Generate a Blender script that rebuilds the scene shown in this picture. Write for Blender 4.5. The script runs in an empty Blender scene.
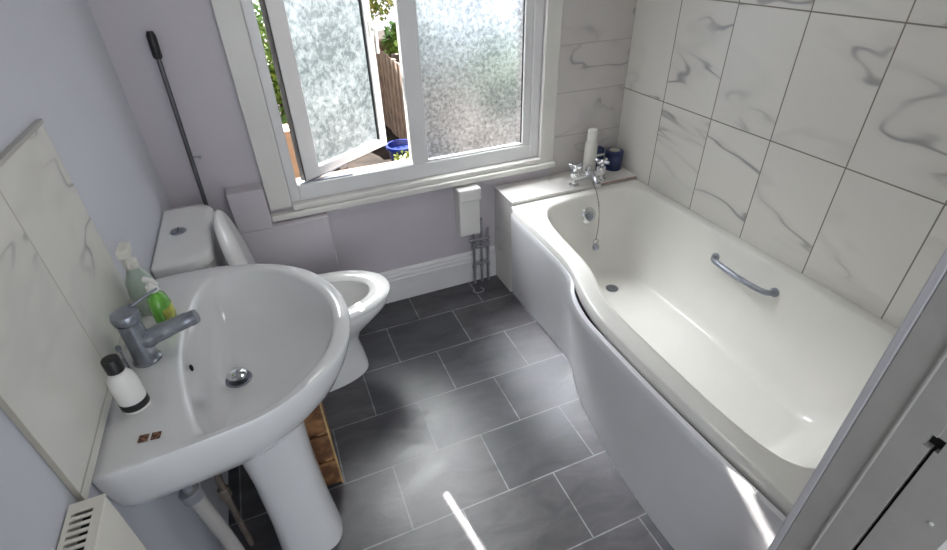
import bpy, bmesh, math, random
from mathutils import Vector, Matrix
random.seed(7)
S = bpy.context.scene
COL = S.collection
XL, XR, YB, YF, ZC = -0.4555, 1.760, 2.208, 0.276, 2.40

# ------------------------------------------------------------------ helpers
def N(nt, t, **kw):
    n = nt.nodes.new(t)
    for k, v in kw.items():
        if k.startswith('i_'):
            key = k[2:]
            n.inputs[int(key) if key.isdigit() else key.replace('_', ' ')].default_value = v
        else: setattr(n, k, v)
    return n

def mat(name, col, rough=0.5, metal=0.0, var=0.0, scale=8.0, bump=0.0, bscale=60.0, col2=None, coat=0.0, spec=0.5, trans=0.0, sss=0.0):
    m = bpy.data.materials.new(name); m.use_nodes = True
    nt = m.node_tree; b = nt.nodes['Principled BSDF']; L = nt.links
    b.inputs['Base Color'].default_value = (*col, 1); b.inputs['Roughness'].default_value = rough
    b.inputs['Metallic'].default_value = metal; b.inputs['Specular IOR Level'].default_value = spec
    b.inputs['Coat Weight'].default_value = coat; b.inputs['Transmission Weight'].default_value = trans
    tc = N(nt, 'ShaderNodeTexCoord')
    no = N(nt, 'ShaderNodeTexNoise', i_Scale=scale, i_Detail=4.0)
    L.new(tc.outputs['Object'], no.inputs['Vector'])
    mx = N(nt, 'ShaderNodeMix', data_type='RGBA')
    c2 = col2 if col2 else tuple(c * (1 - var) for c in col)
    mx.inputs['A'].default_value = (*col, 1); mx.inputs['B'].default_value = (*c2, 1)
    rp = N(nt, 'ShaderNodeMapRange', i_1=0.38, i_2=0.62)
    L.new(no.outputs['Fac'], rp.inputs[0]); L.new(rp.outputs[0], mx.inputs['Factor'])
    L.new(mx.outputs['Result'], b.inputs['Base Color'])
    if bump:
        n2 = N(nt, 'ShaderNodeTexNoise', i_Scale=bscale, i_Detail=3.0); L.new(tc.outputs['Object'], n2.inputs['Vector'])
        bp = N(nt, 'ShaderNodeBump', i_Strength=bump, i_Distance=0.004); L.new(n2.outputs['Fac'], bp.inputs['Height'])
        L.new(bp.outputs['Normal'], b.inputs['Normal'])
    return m

def link_obj(name, me, m=None, parent=None, smooth=True, angle=40):
    o = bpy.data.objects.new(name, me); COL.objects.link(o)
    for x in (m if isinstance(m, (list, tuple)) else [m]):
        if x: me.materials.append(x)
    if smooth:
        for p in me.polygons: p.use_smooth = True
        try: me.set_sharp_from_angle(angle=math.radians(angle))
        except Exception: pass
    if parent: o.parent = parent; o.matrix_parent_inverse = parent.matrix_basis.inverted()
    return o

def fin(name, bm, m, parent=None, smooth=True, angle=40, bevel=0.0, seg=2, recalc=True):
    if recalc: bmesh.ops.recalc_face_normals(bm, faces=bm.faces)
    me = bpy.data.meshes.new(name); bm.to_mesh(me); bm.free()
    o = link_obj(name, me, m, parent, smooth, angle)
    if bevel:
        md = o.modifiers.new('Bevel', 'BEVEL'); md.width = bevel; md.segments = seg; md.limit_method = 'ANGLE'; md.angle_limit = math.radians(35)
    return o

def BM(): return bmesh.new()
def box(bm, x0, x1, y0, y1, z0, z1, mi=0, M=None):
    vs = [Vector((x, y, z)) for z in (z0, z1) for y in (y0, y1) for x in (x0, x1)]
    if M is not None: vs = [M @ v for v in vs]
    v = [bm.verts.new(p) for p in vs]
    for f in ((0, 2, 3, 1), (4, 5, 7, 6), (0, 1, 5, 4), (1, 3, 7, 5), (3, 2, 6, 7), (2, 0, 4, 6)):
        bm.faces.new([v[i] for i in f]).material_index = mi
    return v
def loft(bm, rings, cap0=True, cap1=True, closed=True, mi=0):
    R = [[bm.verts.new(p) for p in r] for r in rings]
    for a, b in zip(R, R[1:]):
        n = len(a)
        for i in range(n if closed else n - 1):
            bm.faces.new((a[i], a[(i + 1) % n], b[(i + 1) % n], b[i])).material_index = mi
    if cap0: bm.faces.new(R[0][::-1]).material_index = mi
    if cap1: bm.faces.new(R[-1]).material_index = mi
    return R
def lathe(bm, prof, c=(0, 0, 0), axis=(0, 0, 1), n=32, mi=0):
    q = Vector((0, 0, 1)).rotation_difference(Vector(axis).normalized()); c = Vector(c)
    rings = [[c + q @ Vector((max(r, 1e-4) * math.cos(2 * math.pi * i / n), max(r, 1e-4) * math.sin(2 * math.pi * i / n), z)) for i in range(n)] for r, z in prof]
    loft(bm, rings, mi=mi)
def crom(pts, n=8):
    P = [Vector(p) for p in pts]; out = []
    Q = [2 * P[0] - P[1]] + P + [2 * P[-1] - P[-2]]
    for i in range(1, len(Q) - 2):
        for k in range(n):
            t = k / n; a, b, c, d = Q[i - 1:i + 3]
            out.append(.5 * ((2 * b) + (c - a) * t + (2 * a - 5 * b + 4 * c - d) * t * t + (3 * b - a - 3 * c + d) * t ** 3))
    out.append(P[-1]); return out
def tube(bm, pts, r, n=12, smooth=0, mi=0, flat=1.0):
    P = crom(pts, smooth) if smooth else [Vector(p) for p in pts]
    rs = r if isinstance(r, (list, tuple)) else None
    rings = []; up = None
    for i, p in enumerate(P):
        d = (P[min(i + 1, len(P) - 1)] - P[max(i - 1, 0)]).normalized()
        if up is None: up = d.orthogonal().normalized()
        up = (up - d * up.dot(d)).normalized(); s = d.cross(up)
        rr = r if rs is None else rs[min(int(round(i / max(1, len(P) - 1) * (len(rs) - 1))), len(rs) - 1)]
        rings.append([p + rr * (up * math.cos(2 * math.pi * k / n) + s * flat * math.sin(2 * math.pi * k / n)) for k in range(n)])
    loft(bm, rings, mi=mi)
def chaikin(P, it=3):
    P = [Vector(p) for p in P]
    for _ in range(it):
        Q = []
        for i in range(len(P)):
            a, b = P[i], P[(i + 1) % len(P)]
            Q += [a * .75 + b * .25, a * .25 + b * .75]
        P = Q
    return P
def v2(l): return [Vector((x, y)) for x, y in l]
def z3(l, z): return [Vector((p[0], p[1], z)) for p in l]
def lerp(A, B, t): return [a.lerp(b, t) for a, b in zip(A, B)]
def cen(P):
    c = Vector((0, 0))
    for p in P: c += p
    return c / len(P)
def scale2(P, c, sx, sy=None): 
    sy = sx if sy is None else sy
    return [Vector((c[0] + (p[0] - c[0]) * sx, c[1] + (p[1] - c[1]) * sy)) for p in P]
def thing(name, label, cat, loc=(0, 0, 0), group=None):
    o = bpy.data.objects.new(name, None); COL.objects.link(o); o.location = loc
    o.empty_display_size = 0.05; o.matrix_basis = Matrix.Translation(Vector(loc))
    o['label'] = label; o['category'] = cat
    if group: o['group'] = group
    return o
def tag(o, label, cat, group=None):
    o['label'] = label; o['category'] = cat
    if group: o['group'] = group
    return o
def st(o, label=None, cat=None):
    o['kind'] = 'structure'
    if label: o['label'] = label
    if cat: o['category'] = cat
    return o

# ------------------------------------------------------------------ materials
PORC = mat('porcelain', (.72, .72, .725), .12, var=.02, coat=.4)
PORC2 = mat('toilet porcelain', (.80, .80, .79), .14, var=.03, coat=.4)
ACRY = mat('bath acrylic', (.88, .87, .82), .2, var=.015, coat=.3)
PANEL = mat('bath panel acrylic', (.80, .80, .82), .28, var=.02, coat=.2)
UPVC = mat('window upvc', (.76, .76, .76), .3, var=.04)
WOODW = mat('white gloss timber', (.74, .73, .69), .38, var=.05, scale=5, bump=.06, bscale=25)
SKIRT = mat('skirting paint', (.76, .75, .75), .42, var=.05, bump=.05)
CHROME = mat('chrome', (.78, .79, .81), .13, 1.0, var=.12, scale=30)
CHROME_D = mat('dull chrome', (.36, .38, .43), .3, .85, var=.2, scale=30)
BLACK = mat('black plastic', (.012, .012, .013), .4, var=.2)
DARK = mat('painted recess shade', (.01, .01, .01), .9)  # near-black colour that stands in for shade inside recesses
GREYMET = mat('grey metal pole', (.12, .12, .13), .38, .5, var=.2)
RAD = mat('radiator enamel', (.78, .75, .67), .35, var=.04)
PIPEW = mat('white waste plastic', (.45, .43, .41), .4, var=.1)
PIPEG = mat('grey pipe', (.33, .33, .36), .4, .3, var=.2)
COPP = mat('tarnished copper', (.30, .25, .21), .45, .6, var=.3, scale=25)
WHPL = mat('white plastic', (.78, .77, .74), .35, var=.03)
PLATE = mat('off white bottle', (.72, .70, .64), .4, var=.05)
BLUE = mat('navy tub', (.015, .03, .12), .35, var=.3, scale=30)
GREEN = mat('green liquid soap', (.24, .68, .10), .2, var=.15, scale=20, coat=.5, trans=.3)
YEL = mat('yellow green label', (.60, .62, .10), .35, var=.35, scale=45)
CLEARG = mat('pale frosted plastic', (.58, .68, .60), .3, var=.08, trans=.3)
STICK = mat('brown sticker', (.05, .015, .010), .5, col2=(.30, .15, .08), scale=160)
CRATEM = mat('crate wood', (.34, .17, .07), .6, col2=(.12, .05, .02), scale=18, bump=.3, bscale=40)
CRATEE = mat('pale crate edge', (.55, .38, .18), .6, var=.35, scale=18)
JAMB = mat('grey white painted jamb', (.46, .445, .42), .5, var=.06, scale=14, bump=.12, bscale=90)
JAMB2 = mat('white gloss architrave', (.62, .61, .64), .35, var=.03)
HALL = mat('hall paint', (.55, .54, .52), .7)
CEIL = mat('ceiling white', (.78, .78, .77), .8, var=.02)
PAINTL = mat('daylight tinted white paint', (.60, .615, .67), .6, var=.03, scale=3, bump=.04)  # the blue cast of daylight is put into this wall colour
PAINTB = mat('lavender grey paint', (.565, .53, .565), .6, var=.05, scale=3, bump=.05, bscale=30)

def marble(name, ax, tw, th, u0, v0, grout=(.26, .24, .20), base=(.85, .83, .78), gw=.005, seed=0.0):
    m = bpy.data.materials.new(name); m.use_nodes = True; nt = m.node_tree; L = nt.links; b = nt.nodes['Principled BSDF']
    tc = N(nt, 'ShaderNodeTexCoord'); sp = N(nt, 'ShaderNodeSeparateXYZ'); L.new(tc.outputs['Object'], sp.inputs[0])
    cb = N(nt, 'ShaderNodeCombineXYZ')
    def off(src, o):
        a = N(nt, 'ShaderNodeMath', operation='ADD', i_1=o); L.new(src, a.inputs[0]); return a.outputs[0]
    L.new(off(sp.outputs[ax], -u0 + 20 * tw), cb.inputs[0]); L.new(off(sp.outputs['Z'], -v0 + 10 * th), cb.inputs[1])
    br = N(nt, 'ShaderNodeTexBrick', offset=0.0, offset_frequency=2)
    br.inputs['Scale'].default_value = 1; br.inputs['Mortar Size'].default_value = gw / 2; br.inputs['Mortar Smooth'].default_value = .15
    br.inputs['Brick Width'].default_value = tw; br.inputs['Row Height'].default_value = th
    br.inputs['Color1'].default_value = (0, 0, 0, 1); br.inputs['Color2'].default_value = (1, 1, 1, 1)
    L.new(cb.outputs[0], br.inputs['Vector'])
    # per tile shift of the vein field
    sh = N(nt, 'ShaderNodeVectorMath', operation='MULTIPLY_ADD'); sh.inputs[1].default_value = (.5, .8, .3); L.new(br.outputs['Color'], sh.inputs[0])
    mp = N(nt, 'ShaderNodeMapping'); mp.inputs['Rotation'].default_value = (.6, .2, .3); mp.inputs['Scale'].default_value = (.8, .55, 1.5); mp.inputs['Location'].default_value = (seed, seed * .7, 0)
    L.new(tc.outputs['Object'], mp.inputs['Vector']); L.new(mp.outputs[0], sh.inputs[2])
    def vein(scale, dist, w, det=3.0):
        no = N(nt, 'ShaderNodeTexNoise', i_Scale=scale, i_Detail=det, i_Roughness=.55, i_Distortion=dist); L.new(sh.outputs[0], no.inputs['Vector'])
        s = N(nt, 'ShaderNodeMath', operation='SUBTRACT', i_1=.5); L.new(no.outputs['Fac'], s.inputs[0])
        a = N(nt, 'ShaderNodeMath', operation='ABSOLUTE'); L.new(s.outputs[0], a.inputs[0])
        r = N(nt, 'ShaderNodeMapRange', i_1=0.0, i_2=w, i_3=1.0, i_4=0.0, interpolation_type='SMOOTHSTEP'); L.new(a.outputs[0], r.inputs[0])
        return r.outputs[0]
    v1 = vein(1.9, .55, .014); v2_ = vein(1.9, .55, .06)
    ms = N(nt, 'ShaderNodeTexNoise', i_Scale=3.1, i_Detail=2.0); L.new(sh.outputs[0], ms.inputs['Vector'])
    mr = N(nt, 'ShaderNodeMapRange', i_1=.44, i_2=.60); L.new(ms.outputs['Fac'], mr.inputs[0])
    m1 = N(nt, 'ShaderNodeMath', operation='MULTIPLY'); L.new(v1, m1.inputs[0]); L.new(mr.outputs[0], m1.inputs[1])
    m2 = N(nt, 'ShaderNodeMath', operation='MULTIPLY', i_1=.10); L.new(v2_, m2.inputs[0])
    ad = N(nt, 'ShaderNodeMath', operation='MULTIPLY_ADD', i_1=.62); L.new(m1.outputs[0], ad.inputs[0]); L.new(m2.outputs[0], ad.inputs[2]); ad.use_clamp = True
    c1 = N(nt, 'ShaderNodeMix', data_type='RGBA'); c1.inputs['A'].default_value = (*base, 1); c1.inputs['B'].default_value = (.25, .25, .265, 1)
    L.new(ad.outputs[0], c1.inputs['Factor'])
    c2 = N(nt, 'ShaderNodeMix', data_type='RGBA'); c2.inputs['B'].default_value = (*grout, 1)
    L.new(c1.outputs['Result'], c2.inputs['A']); L.new(br.outputs['Fac'], c2.inputs['Factor'])
    L.new(c2.outputs['Result'], b.inputs['Base Color'])
    rr = N(nt, 'ShaderNodeMapRange', i_3=.22, i_4=.8); L.new(br.outputs['Fac'], rr.inputs[0]); L.new(rr.outputs[0], b.inputs['Roughness'])
    bp = N(nt, 'ShaderNodeBump', i_Strength=.5, i_Distance=.002, invert=True); L.new(br.outputs['Fac'], bp.inputs['Height']); L.new(bp.outputs[0], b.inputs['Normal'])
    return m
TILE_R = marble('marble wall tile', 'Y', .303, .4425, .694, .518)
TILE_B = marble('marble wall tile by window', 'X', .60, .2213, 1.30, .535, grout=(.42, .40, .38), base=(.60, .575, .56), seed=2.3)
TILE_S = marble('marble splashback tile', 'Y', .31, .46, .718, .88, grout=(.45, .42, .36), base=(.72, .71, .66), seed=5.1)
TILE_L = marble('marble ledge tile', 'X', .60, .60, .3, .0, base=(.76, .74, .71), seed=3.3)

def floor_mat():
    m = bpy.data.materials.new('slate effect floor tile'); m.use_nodes = True; nt = m.node_tree; L = nt.links; b = nt.nodes['Principled BSDF']
    tc = N(nt, 'ShaderNodeTexCoord'); mp = N(nt, 'ShaderNodeMapping')
    w, h = .3579, .2635
    mp.inputs['Scale'].default_value = (1, -1, 1); mp.inputs['Location'].default_value = (-.1216 + 20 * w, 2.247 + 21 * h, 0)
    L.new(tc.outputs['Object'], mp.inputs['Vector'])
    br = N(nt, 'ShaderNodeTexBrick', offset=.5, offset_frequency=2)
    for k, v in (('Scale', 1), ('Mortar Size', .0028), ('Mortar Smooth', .3), ('Brick Width', w), ('Row Height', h), ('Bias', 0)): br.inputs[k].default_value = v
    br.inputs['Color1'].default_value = (.026, .028, .035, 1); br.inputs['Color2'].default_value = (.052, .049, .055, 1); br.inputs['Mortar'].default_value = (.19, .19, .20, 1)
    L.new(mp.outputs[0], br.inputs['Vector'])
    mp2 = N(nt, 'ShaderNodeMapping'); mp2.inputs['Scale'].default_value = (1, 2.2, 1); mp2.inputs['Rotation'].default_value = (0, 0, .25); L.new(tc.outputs['Object'], mp2.inputs['Vector'])
    no = N(nt, 'ShaderNodeTexNoise', i_Scale=5.5, i_Detail=7.0, i_Roughness=.6, i_Distortion=.8); L.new(mp2.outputs[0], no.inputs['Vector'])
    mr = N(nt, 'ShaderNodeMapRange', i_1=.32, i_2=.68, i_3=.5, i_4=1.8); L.new(no.outputs['Fac'], mr.inputs[0])
    vm = N(nt, 'ShaderNodeVectorMath', operation='SCALE'); L.new(br.outputs['Color'], vm.inputs[0]); L.new(mr.outputs[0], vm.inputs['Scale'])
    L.new(vm.outputs[0], b.inputs['Base Color'])
    b.inputs['Roughness'].default_value = .36; b.inputs['Specular IOR Level'].default_value = .8
    n3 = N(nt, 'ShaderNodeTexNoise', i_Scale=22.0, i_Detail=6.0, i_Roughness=.7); L.new(mp2.outputs[0], n3.inputs['Vector'])
    ad = N(nt, 'ShaderNodeMath', operation='MULTIPLY_ADD', i_1=.35); L.new(n3.outputs['Fac'], ad.inputs[0]); L.new(no.outputs['Fac'], ad.inputs[2])
    rr = N(nt, 'ShaderNodeMapRange', i_1=.45, i_2=.85, i_3=.40, i_4=.56); L.new(ad.outputs[0], rr.inputs[0]); L.new(rr.outputs[0], b.inputs['Roughness'])
    bp = N(nt, 'ShaderNodeBump', i_Strength=.5, i_Distance=.003); L.new(ad.outputs[0], bp.inputs['Height']); L.new(bp.outputs[0], b.inputs['Normal'])
    return m
FLOOR = floor_mat()

def frosted(name, ca, cb_, scale, seed, fwd=(.72, .74, .76), wt=.8, rgh=.5):
    m = bpy.data.materials.new(name); m.use_nodes = True; nt = m.node_tree; L = nt.links
    nt.nodes.remove(nt.nodes['Principled BSDF']); out = [n for n in nt.nodes if n.type == 'OUTPUT_MATERIAL'][0]
    tc = N(nt, 'ShaderNodeTexCoord'); mp = N(nt, 'ShaderNodeMapping'); mp.inputs['Location'].default_value = (seed, seed, seed); L.new(tc.outputs['Object'], mp.inputs[0])
    no = N(nt, 'ShaderNodeTexNoise', i_Scale=scale, i_Detail=3.0, i_Roughness=.7, i_Distortion=.35); L.new(mp.outputs[0], no.inputs['Vector'])
    vo = N(nt, 'ShaderNodeTexNoise', i_Scale=5.0, i_Detail=1.0); L.new(mp.outputs[0], vo.inputs['Vector'])
    ad = N(nt, 'ShaderNodeMath', operation='MULTIPLY_ADD', i_1=.45); L.new(vo.outputs['Fac'], ad.inputs[0]); L.new(no.outputs['Fac'], ad.inputs[2])
    mr = N(nt, 'ShaderNodeMapRange', i_1=.58, i_2=.92); L.new(ad.outputs[0], mr.inputs[0])
    mx = N(nt, 'ShaderNodeMix', data_type='RGBA'); mx.inputs['A'].default_value = (*ca, 1); mx.inputs['B'].default_value = (*cb_, 1); L.new(mr.outputs[0], mx.inputs['Factor'])
    tr = N(nt, 'ShaderNodeBsdfTranslucent'); L.new(mx.outputs['Result'], tr.inputs['Color'])
    gl = N(nt, 'ShaderNodeBsdfGlossy', i_Roughness=.25); gl.inputs['Color'].default_value = (.8, .8, .8, 1)
    bp = N(nt, 'ShaderNodeBump', i_Strength=.6, i_Distance=.004); L.new(no.outputs['Fac'], bp.inputs['Height']); L.new(bp.outputs[0], gl.inputs['Normal'])
    rf = N(nt, 'ShaderNodeBsdfRefraction', i_Roughness=rgh, i_IOR=1.28); fm = N(nt, 'ShaderNodeMix', data_type='RGBA'); fm.inputs['A'].default_value = (*[c * .55 for c in fwd], 1); fm.inputs['B'].default_value = (*[c * 1.3 for c in fwd], 1); L.new(mr.outputs[0], fm.inputs['Factor']); L.new(fm.outputs['Result'], rf.inputs['Color'])
    m0 = N(nt, 'ShaderNodeMixShader', i_0=wt); L.new(tr.outputs[0], m0.inputs[1]); L.new(rf.outputs[0], m0.inputs[2]); pass
    ms = N(nt, 'ShaderNodeMixShader', i_0=.05); L.new(m0.outputs[0], ms.inputs[1]); L.new(gl.outputs[0], ms.inputs[2]); L.new(ms.outputs[0], out.inputs[0])
    return m
def clear_glass():
    m = bpy.data.materials.new('glass outer face'); m.use_nodes = True; nt = m.node_tree; L = nt.links
    nt.nodes.remove(nt.nodes['Principled BSDF']); out = [n for n in nt.nodes if n.type == 'OUTPUT_MATERIAL'][0]
    tp = N(nt, 'ShaderNodeBsdfTransparent'); gl = N(nt, 'ShaderNodeBsdfGlossy', i_Roughness=.03)
    fr = N(nt, 'ShaderNodeFresnel', i_IOR=1.2)
    ms = N(nt, 'ShaderNodeMixShader'); L.new(fr.outputs[0], ms.inputs[0]); L.new(tp.outputs[0], ms.inputs[1]); L.new(gl.outputs[0], ms.inputs[2]); L.new(ms.outputs[0], out.inputs[0])
    return m
CLEAR = clear_glass()
FROST_L = frosted('frosted glass leaf pattern', (.024, .031, .034), (.082, .094, .101), 34, 1.0, (.62, .66, .70), .20, .60)
FROST_R = frosted('frosted glass stipple pattern', (.06, .085, .10), (.22, .25, .28), 55, 4.0, (.66, .70, .77), .90, .52)

# ------------------------------------------------------------------ room shell
bm = BM(); box(bm, XL - .1, XR + .1, -1.4, YB + .1, -.08, 0); st(fin('floor', bm, FLOOR, smooth=False))
bm = BM(); box(bm, XL - .1, XR + .1, -1.4, YB + .28, ZC, ZC + .08); st(fin('ceiling', bm, CEIL, smooth=False))
bm = BM(); box(bm, XR, XR + .1, YF, YB + .28, 0, ZC); st(fin('wall_right', bm, TILE_R, smooth=False))
bm = BM(); box(bm, XL - .1, XL, YF - .3, YB + .28, 0, ZC); st(fin('wall_left', bm, PAINTL, smooth=False))
WX0, WX1, WZ0, WZ1 = .008, 1.262, .655, 1.95
bm = BM(); D = .085
box(bm, XL, WX0, YB, YB + D, 0, ZC); box(bm, WX0, WX1, YB, YB + D, 0, WZ0); box(bm, WX0, WX1, YB, YB + D, WZ1, ZC)
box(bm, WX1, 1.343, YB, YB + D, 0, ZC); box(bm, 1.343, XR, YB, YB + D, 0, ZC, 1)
Y1, Y2 = YB + D, YB + .32   # outer brick leaf
box(bm, XL, WX0, Y1, Y2, -1.3, ZC, 2); box(bm, WX0, WX1, Y1, Y2, -1.3, WZ0, 2); box(bm, WX0, WX1, Y1, Y2, WZ1, ZC, 2); box(bm, WX1, XR, Y1, Y2, -1.3, ZC, 2)
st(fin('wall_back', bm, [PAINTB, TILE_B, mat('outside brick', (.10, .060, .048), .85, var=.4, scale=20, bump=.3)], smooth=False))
bm = BM(); box(bm, .86, XR, .10, YF, 0, ZC); box(bm, -.36, .86, .10, YF, 2.06, ZC); box(bm, XL, -.36, .10, YF, 0, ZC)
st(fin('wall_front', bm, HALL, smooth=False))
# hall beyond the doorway behind the camera (side walls, open at the far end to daylight)
bm = BM(); box(bm, XL - .1, XL, -1.4, YF - .3, 0, ZC); box(bm, 1.3, 1.4, -1.4, .1, 0, ZC); st(fin('wall_hall', bm, HALL, smooth=False))
# skirting: stepped profile with moulded top
def skirting(name, x0, x1):
    prof = [(0, 0), (.020, 0), (.020, .135), (.016, .140), (.016, .158), (.012, .166), (.012, .176), (.006, .188), (0, .192)]
    bm = BM(); loft(bm, [[Vector((x, YB - d, z)) for d, z in prof] for x in (x0, x1)])
    return st(fin(name, bm, SKIRT, smooth=False))
skirting('baseboard_back', .1475, 1.008)

# window: architrave, sill, frame, sash, glass
def trim(name, boxes, m, bev=.004):
    bm = BM()
    for b_ in boxes: box(bm, *b_)
    return st(fin(name, bm, m, smooth=False, bevel=bev))
trim('trim_1', [(-.088, .006, YB - .022, YB, .66, 2.03)], WOODW)
trim('trim_2', [(1.262, 1.343, YB - .022, YB, .64, 2.03)], WOODW)
trim('trim_3', [(.006, 1.262, YB - .022, YB, 1.95, 2.03)], WOODW)
trim('trim_4', [(-.092, 1.348, YB - .045, YB, .612, .642), (WX0, WX1, YB - .03, YB + .02, .642, .668)], WOODW, .006)
bm = BM()
FY0, FY1 = 2.214, 2.276
box(bm, WX0, .049, FY0, FY1, .668, WZ1); box(bm, 1.215, WX1, FY0, FY1, .668, WZ1)
box(bm, .049, 1.215, FY0, FY1, .668, .742); box(bm, .049, 1.215, FY0, FY1, 1.90, WZ1)
box(bm, .588, .655, FY0, FY1, .742, 1.90)
win = st(fin('window_1', bm, UPVC, smooth=False, bevel=.004))
bm = BM()   # glazing bead of the fixed light
for b_ in ((.655, .668, .742, 1.90), (1.172, 1.215, .742, 1.90), (.668, 1.172, .742, .752), (.668, 1.172, 1.89, 1.90)):
    box(bm, b_[0], b_[1], FY0 + .006, FY0 + .026, b_[2], b_[3])
fin('glazing_bead', bm, UPVC, win, smooth=False, bevel=.003)
bm = BM(); box(bm, .655, 1.215, 2.238, 2.243, .742, 1.90, 1)
bm.faces.ensure_lookup_table()
for f in bm.faces:
    if f.calc_center_median().y < 2.2385: f.material_index = 0
fin('fixed_pane', bm, [FROST_R, CLEAR], win, smooth=False)
bm = BM(); box(bm, .655, .659, 2.230, 2.238, .75, 1.89); box(bm, 1.168, 1.172, 2.230, 2.238, .75, 1.89)
fin('glazing_gasket', bm, BLACK, win, smooth=False)
# open casement, hinged on its left stile, swung outwards
a = math.radians(34); T = Matrix.Translation((.094, 2.219, 0)) @ Matrix.Rotation(a, 4, 'Z')
sash = bpy.data.objects.new('casement', None)
bm = BM(); W = .541; z0, z1 = .752, 1.905; TH = .040
for b_ in ((0, .082, z0, z1), (W - .043, W, z0, z1), (.082, W - .043, z0, z0 + .040), (.082, W - .043, z1 - .05, z1)):
    box(bm, b_[0], b_[1], 0, TH, b_[2], b_[3], 0, T)
sash = fin('casement', bm, UPVC, win, smooth=False, bevel=.004)
bm = BM(); box(bm, .082, W - .043, .020, .025, z0 + .040, z1 - .05, 1, T)
bm.faces.ensure_lookup_table()
nrm = (T.to_3x3() @ Vector((0, -1, 0)))
fs = sorted(bm.faces, key=lambda f: f.calc_center_median().dot(nrm))
fs[-1].material_index = 0
fin('casement_pane', bm, [FROST_L, CLEAR], sash, smooth=False)
bm = BM()
box(bm, .082, .086, .012, .020, z0 + .04, z1 - .05, 0, T); box(bm, W - .048, W - .043, .010, .020, z0 + .04, z1 - .05, 0, T)
box(bm, -.003, 0, .004, TH - .004, z0, z1, 0, T)
fin('casement_gasket', bm, BLACK, sash, smooth=False)
bm = BM(); tube(bm, [T @ Vector((W - .020, -.002, 1.30)), T @ Vector((W - .020, -.030, 1.30)), T @ Vector((W - .020, -.034, 1.27)), T @ Vector((W - .022, -.034, 1.20))], .008, 10, 4)
box(bm, W - .033, W - .008, -.010, .001, 1.27, 1.33, 0, T)
fin('casement_handle', bm, WHPL, sash)
bm = BM(); box(bm, .012, .25, .010, .024, z0 - .010, z0, 0, T); box(bm, .06, .30, 2.225, 2.236, .742, .748)
fin('friction_stay', bm, CHROME_D, sash, smooth=False)

# door lining at the lower right of the view
trim('trim_5', [(.800, .872, YF, YF + .015, 0, 2.10)], JAMB2, .003)
bm = BM()
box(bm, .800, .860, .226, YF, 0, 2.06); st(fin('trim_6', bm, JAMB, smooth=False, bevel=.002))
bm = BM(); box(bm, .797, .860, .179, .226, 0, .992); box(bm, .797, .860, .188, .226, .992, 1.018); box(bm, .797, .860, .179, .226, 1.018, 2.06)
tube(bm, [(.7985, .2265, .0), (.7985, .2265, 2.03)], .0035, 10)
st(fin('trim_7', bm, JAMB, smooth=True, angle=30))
bm = BM()
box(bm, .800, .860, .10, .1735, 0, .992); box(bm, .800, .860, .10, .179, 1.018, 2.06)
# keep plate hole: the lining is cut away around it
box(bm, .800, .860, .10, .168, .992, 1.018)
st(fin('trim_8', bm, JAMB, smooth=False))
bm = BM(); box(bm, .812, .83, .160, .195, .0, 1.03); st(fin('gap_shade', bm, DARK, smooth=False))  # near-black block paints the shade in the gap and latch hole
bm = BM(); lathe(bm, [(.0035, 0), (.0035, .0012), (.0015, .002)], (.8, .124, .874), (-1, 0, 0), 12)
sc = fin('door_frame_screw', bm, WHPL); tag(sc, 'small painted screw head in the door frame lining at lower right', 'screw')
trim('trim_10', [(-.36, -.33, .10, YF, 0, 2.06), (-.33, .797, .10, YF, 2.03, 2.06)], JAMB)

# tiled splashback behind the basin
bm = BM(); box(bm, XL + .0005, XL + .009, .718, 1.338, .856, 1.34)
sb = fin('splashback', bm, TILE_S, smooth=False, bevel=.001)
tag(sb, 'two grey veined marble effect tiles on the left wall behind the basin', 'splashback')
bm = BM(); box(bm, XL + .0005, XL + .012, .71, 1.342, 1.34, 1.348); fin('edge_strip', bm, JAMB, sb, smooth=False)

# ------------------------------------------------------------------ pipe boxing behind the toilet
bm = BM(); box(bm, -.235, .1465, 2.128, YB, 0, .607); box(bm, -.235, -.0925, 2.128, YB, .607, .79)
bx = fin('pipe_boxing', bm, PAINTB, smooth=False, bevel=.004)
tag(bx, 'lavender grey painted boxing around pipes below window, behind the toilet', 'pipe boxing')

# ------------------------------------------------------------------ tiled ledge at the tap end of the bath
bm = BM(); box(bm, 1.0105, XR - .002, 1.999, YB - .002, 0, .535); box(bm, 1.006, XR - .002, 1.996, YB - .002, .535, .553)
lg = fin('tiled_ledge', bm, TILE_L, smooth=False, bevel=.002)
tag(lg, 'white tiled box ledge between the bath end and the window wall', 'ledge')

# ------------------------------------------------------------------ bath
bath = thing('bathtub', 'white curved shower bath with handle, along the tiled right wall', 'bathtub', (1.3, 1.14, 0))
o_ = [(1.03, 1.994), (1.0, 1.994), (1.0, 1.96), (.998, 1.75), (.995, 1.58), (.985, 1.42), (.925, 1.24), (.893, 1.07), (.893, .85), (.902, .6), (.912, .32), (.912, .285), (.95, .285),
      (1.3, .285), (1.72, .285), (1.757, .285), (1.757, .32), (1.757, .8), (1.757, 1.3), (1.757, 1.7), (1.757, 1.96), (1.757, 1.994), (1.72, 1.994), (1.4, 1.994)]
i_ = [(1.20, 1.915), (1.145, 1.885), (1.11, 1.82), (1.085, 1.72), (1.068, 1.54), (1.050, 1.35), (.985, 1.20), (.970, 1.06), (.970, .86), (.968, .62), (.985, .46), (1.03, .385), (1.12, .35),
      (1.33, .345), (1.55, .36), (1.64, .39), (1.69, .48), (1.70, .8), (1.70, 1.3), (1.697, 1.7), (1.69, 1.84), (1.66, 1.90), (1.60, 1.93), (1.4, 1.94)]
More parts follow.
